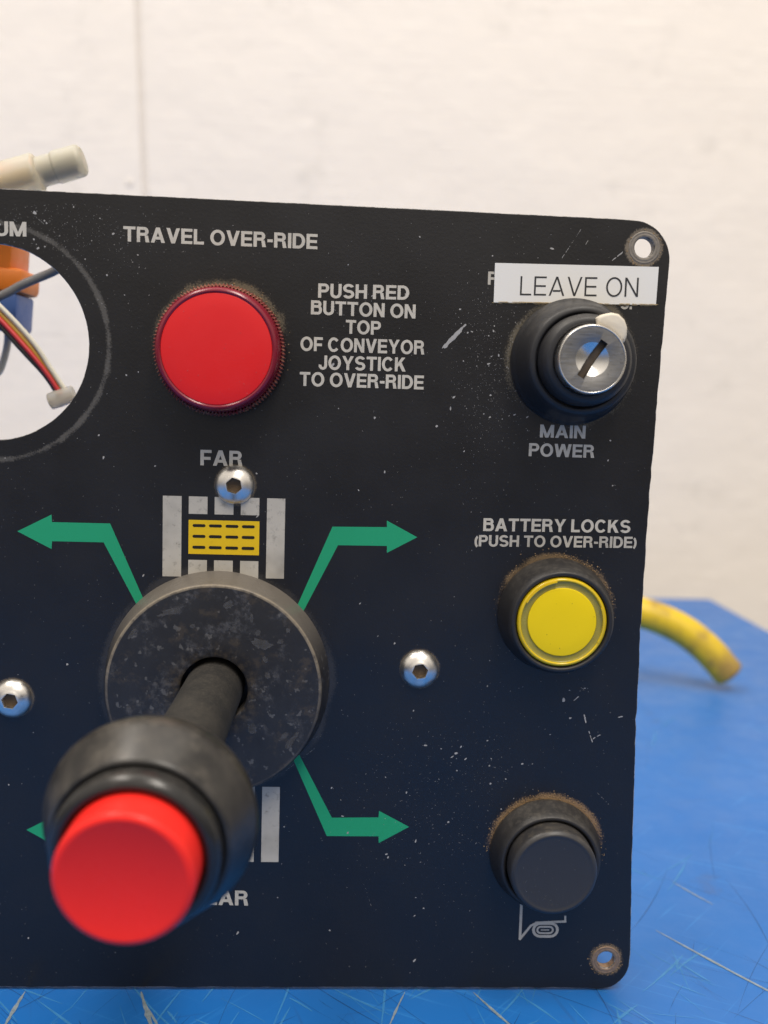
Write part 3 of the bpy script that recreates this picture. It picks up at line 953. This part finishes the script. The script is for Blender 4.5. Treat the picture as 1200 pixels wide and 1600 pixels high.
# specks, nicks and fine scratches in the black paint; crumbs of dust round the fittings
def grime(name, parent, r0, r1, z, cnt, seed, mat, rot=None, tmax=360):
    """tiny pale marks lying on a round face (mm, in the frame of its switch)"""
    rnd = random.Random(seed)
    bm = bmesh.new()
    for i in range(cnt):
        rr, a = (r0+(r1-r0)*rnd.random()**.5), R(rnd.uniform(0, tmax))
        s0, asp, an = rnd.uniform(.03, .11), rnd.choice((1, 1.3, 3)), rnd.uniform(0, 3.14)
        vs = []
        for k in range(6):
            u, v = s0*asp*math.cos(k*1.047)*rnd.uniform(.6, 1.1), s0*math.sin(k*1.047)*rnd.uniform(.6, 1.1)
            vs.append(bm.verts.new(((rr*math.cos(a)+u*math.cos(an)-v*math.sin(an))*MM, (rr*math.sin(a)+u*math.sin(an)+v*math.cos(an))*MM, z*MM+i*2e-7)))
        bm.faces.new(vs)
    o = from_bm(name, bm, M[mat], parent, smooth=0, **(dict(rot=rot) if rot else {}))
    o['kind'] = 'stuff'
for ch in CP.children:
    n = ch.name
    if n.startswith('pilot_light'):
        grime('dust_marks', ch, 0, 12.2, 11.69, 45, 4, 'pink_dust')
    elif n == 'push_button':
        grime('dust_marks', ch, 0, 8.0, 9.03, 9, 5, 'olive_dust')
    elif n == 'push_button.001':
        grime('dust_marks', ch, 0, 8.8, 11.70, 60, 6, 'grey_dust')

def wear():
    rnd = random.Random(21)
    bm = bmesh.new()
    i = 0
    def speck(x, z, s, asp, ang):
        nonlocal i
        i += 1
        y = -0.00004-0.0000003*(i % 60)
        n = 6
        pts = []
        for k in range(n):
            a = 2*math.pi*k/n
            r = s*rnd.uniform(.55, 1.15)
            u, v = r*asp*math.cos(a), r*math.sin(a)
            pts.append(((x+u*math.cos(ang)-v*math.sin(ang))*MM, y, (z+u*math.sin(ang)+v*math.cos(ang))*MM))
        bm.faces.new([bm.verts.new(q) for q in pts][::-1])
    bad = [(PILOT, 15), (KEY, 15), (YEL, 14.2), (BLK, 14.2), (DISC, 27.4), (GAUGE, 23.4), (HOLE_A, 3), (HOLE_B, 3)]
    ok = lambda x, z: all(math.hypot(x-c[0], z-c[1]) > r for c, r in bad) and not (36 < x < 76 and 173 < z < 183.5)
    n = 0
    while n < 3200:
        q = rnd.random()
        if q < .20:
            x, z = rnd.gauss(38, 6), rnd.gauss(160, 13)
        elif q < .36:
            x, z = rnd.gauss(-62, 12), rnd.gauss(186, 6)
        elif q < .48:
            x, z = rnd.gauss(30, 14), rnd.gauss(52, 14)
        else:
            x, z = rnd.uniform(-95, 76), rnd.uniform(3, 193)
        if not (-98 < x < 76 and 3 < z < 192.5) or not ok(x, z):
            continue
        n += 1
        big = rnd.random() < .04
        speck(x, z, rnd.uniform(.13, .30) if big else rnd.uniform(.022, .075), rnd.choice((1, 1, 1.4, 2.2)), rnd.uniform(.3, 1.3) if rnd.random() < .5 else rnd.uniform(0, 3.14))
    # fine scratches and the larger gouges
    for x0, z0, x1, z1, wd in ((26.0, 164.0, 29.6, 167.6, .55), (25.2, 162.9, 27.6, 165.6, .7), (25.6, 163.0, 29.2, 166.9, .8), (27.0, 165.2, 29.9, 167.9, .5), (52.3, 184.2, 57.3, 192.3, .16), (57.5, 187, 58.4, 188.6, .2), (64.6, 184.4, 67.3, 186.6, .35),
                               (-10.8, 57.5, -3.5, 63.5, .10), (-56.5, 171.5, -54.2, 169.0, .10), (-70.5, 189.5, -67.5, 187.0, .14), (66, 67.0, 68, 68.2, .3),
                               (-4, 66, 2, 69, .07), (40, 60, 45, 58, .08), (65.0, 68.8, 65.9, 66.4, .35), (71.6, 72.5, 73.2, 72.9, .35), (63.6, 73.0, 64.0, 71.4, .4), (61.5, 80.6, 64.5, 79.0, .10), (62, 79.2, 64.8, 80.2, .10), (63, 81, 63.6, 78.4, .10), (10, 28, 12, 22, .08), (68, 53, 71, 50, .12), (60.5, 76.5, 62, 78, .3)):
        L = math.hypot(x1-x0, z1-z0)
        ang = math.atan2(z1-z0, x1-x0)
        for k in range(max(4, int(L/.7*(1+2*wd)))):
            t = rnd.random()
            speck(x0+(x1-x0)*t, z0+(z1-z0)*t, wd*.5*rnd.uniform(.5, 1.1), rnd.uniform(2, 5), ang+rnd.gauss(0, .12))
    for x, z, a, q in ((58.2, 77.0, .85, 1.9), (60.1, 72.3, .42, .3), (31.8, 62.8, .5, .4), (33.0, 64.5, .4, 1.0), (39.5, 66.2, .3, 0), (55.2, 68.0, .25, 0), (48.5, 60.3, .35, .2), (-70.5, 190.2, .6, -.5)):
        speck(x, z, a*.6, 1.7, q)
    o = from_bm('paint_specks', bm, M['speck'], CP, smooth=0)
    o['kind'] = 'stuff'
    bm = bmesh.new()
    for c, r, cnt in ((BLK, 14.3, 170), (YEL, 14.3, 120), (PILOT, 14.9, 110), (HOLE_B, 3.6, 60), (HOLE_A, 3.8, 40)):
        for k in range(cnt):
            a = rnd.gauss(R(80), R(48)) if r > 10 else rnd.uniform(0, 6.28)
            rr = r+abs(rnd.gauss(0, .8 if r > 10 else .5))
            s = rnd.uniform(.05, .20)*MM
            m = Matrix.Translation(((c[0]+rr*math.cos(a))*MM, -s*.3, (c[1]+rr*math.sin(a))*MM)) @ Matrix.Diagonal((s, s*.6, s*rnd.uniform(.6, 1.2), 1))
            bmesh.ops.create_icosphere(bm, subdivisions=1, radius=1, matrix=m)
    o = from_bm('dust_crumbs', bm, M['dusty'], CP)
    o['kind'] = 'stuff'
wear()

# ------------------------------------------------------------------ things behind the panel
def yellow_cable():
    t = thing('cable', 'thick dirty yellow cable, its end resting on the blue table right of the panel', 'cable', (.2095, .2806, 0))
    P = [(.03, .31, .0078), (.075, .305, .012), (.115, .30, .030), (.145, .295, .0395), (.1675, .29, .0385), (.187, .286, .0315), (.2010, .282, .0215), (.2125, .279, .0092)]
    P = [tuple(Vector(q)-Vector((.2095, .2806, 0))) for q in P]
    tube('jacket', P, .0083, M['cable'], t, n=40, round_end=.0022, smooth=50)
yellow_cable()

def basis(d):
    return Vector((1, 0, 0)).rotation_difference(Vector(d).normalized()).to_euler()

def crimp_connector():
    t = thing('wire_connector', 'milky white crimp connector showing above the top edge of the panel', 'wire connector', (-.0855, .05, .2085))
    d = (.95, 0, .31)
    rot = basis(d)
    def along(name, prof, mat):
        bm = bmesh.new()
        lathe(bm, fillet(prof), 40, None, Matrix.Rotation(R(90), 4, 'Y'))
        return from_bm(name, bm, mat, t, rot=rot)
    along('sleeve', [(0, -22), (5.6, -22, .8), (5.6, 1.5, .8), (4.6, 2.2, .5), (3.9, 2.3)], M['milky'])
    along('tip', [(4.1, 1.5), (4.1, 6.5, .2), (4.5, 7.0, .3), (4.4, 14.0, .9), (3.4, 14.9, .5), (0, 15.0)], M['milky'])
    along('terminal', [(0, 2), (2.3, 3), (2.3, 12.5, .4), (0, 13)], M['metal_pin'])
    P = [(-.045, .004, .004), (-.030, 0, -.006), (-.018, 0, -.006), (-.004, 0, -.001)]
    tube('wire', [(-.13, .03, -.03), (-.075, .01, -.006), (-.035, 0, -.011), (-.016, 0, -.0052), (0, 0, 0)], .0016, M['wire_yellow'], t, n=14)
crimp_connector()

def plug():
    t = thing('plug', 'orange and blue plastic plug seen through the round hole of the panel', 'plug', (-.104, .07, .175))
    o = Vector((-.104, .07, .175))
    bm = bmesh.new()
    box_bm(bm, -.014, .0085, -.009, .009, .0085, .030, .0016)
    a = from_bm('orange_shell', bm, M['orange'], t, rot=(0, R(4), 0))
    bm = bmesh.new()
    box_bm(bm, -.0145, .0118, -.0095, .0095, .0030, .0100, .0016)
    from_bm('orange_collar', bm, M['orange'], t, rot=(0, R(4), 0))
    bm = bmesh.new()
    box_bm(bm, -.0135, .0105, -.0085, .0085, -.0080, .0028, .0010)
    from_bm('blue_shell', bm, M['bluep'], t, rot=(0, R(4), 0))
    tube('cord', [(-.004, 0, .028), (-.006, 0, .045), (-.02, .006, .05), (-.05, .01, .03), (-.08, .02, -.04), (-.09, .03, -.17)], .003, M['wire_grey'], t, n=16)
plug()

def grey_wire():
    t = thing('wire', 'dark grey wire crossing the round hole in front of the orange plug', 'wire', (-.098, .055, .1748))
    P = [(-.06, .005, -.03), (-.03, .002, -.012), (0, 0, 0), (.008, 0, .0042), (.016, 0, .0078), (.026, -.006, .011), (.045, -.020, .008), (.060, -.030, -.004)]
    tube('jacket', P, .00125, M['wire_grey'], t, n=14)
grey_wire()

def harness():
    t = thing('wire_harness', 'black, red, yellow and white wires in a small white connector behind the round hole', 'wires', (-.078, .05, .1475))
    rot = basis((.93, 0, .37))
    bm = bmesh.new()
    lathe(bm, fillet([(0, -3.4), (2.3, -3.4, .4), (2.5, -1.0, .3), (2.3, 4.0, .5), (0, 4.0)]), 28, None, Matrix.Rotation(R(90), 4, 'Y'))
    from_bm('connector_body', bm, M['nylon'], t, rot=rot)
    O = Vector((-.078, .05, .1475))
    base = [Vector((-.135, .045, .205)), Vector((-.112, .048, .186)), Vector((-.0965, .05, .1715)), Vector((-.0872, .05, .1617)), Vector((-.0815, .05, .1545)), Vector((-.0775, .05, .1485))]
    for k, m in enumerate(('wire_black', 'wire_red', 'wire_yellow', 'wire_white')):
        off = Vector((.72, 0, .69))*(k-1.5)*(.00105 if k != 2 else .0007)
        pts = [p-O+off*(1.25 if i < 4 else .8)+Vector((0, (-1)**k*.0003, 0)) for i, p in enumerate(base)]
        tube('wire', pts, .00072, M[m], t, n=12)
harness()

def pale_lead():
    t = thing('wire', 'pale thin lead hanging at the left of the round hole below the blue plug', 'wire', (-.1015, .075, .165))
    tube('jacket', [(.0005, 0, .008), (.001, 0, -.001), (-.001, 0, -.009), (-.005, 0, -.018), (-.014, .004, -.06), (-.014, .02, -.150), (-.03, .04, -.1635)], .0011, M['wire_white'], t, n=12)
pale_lead()
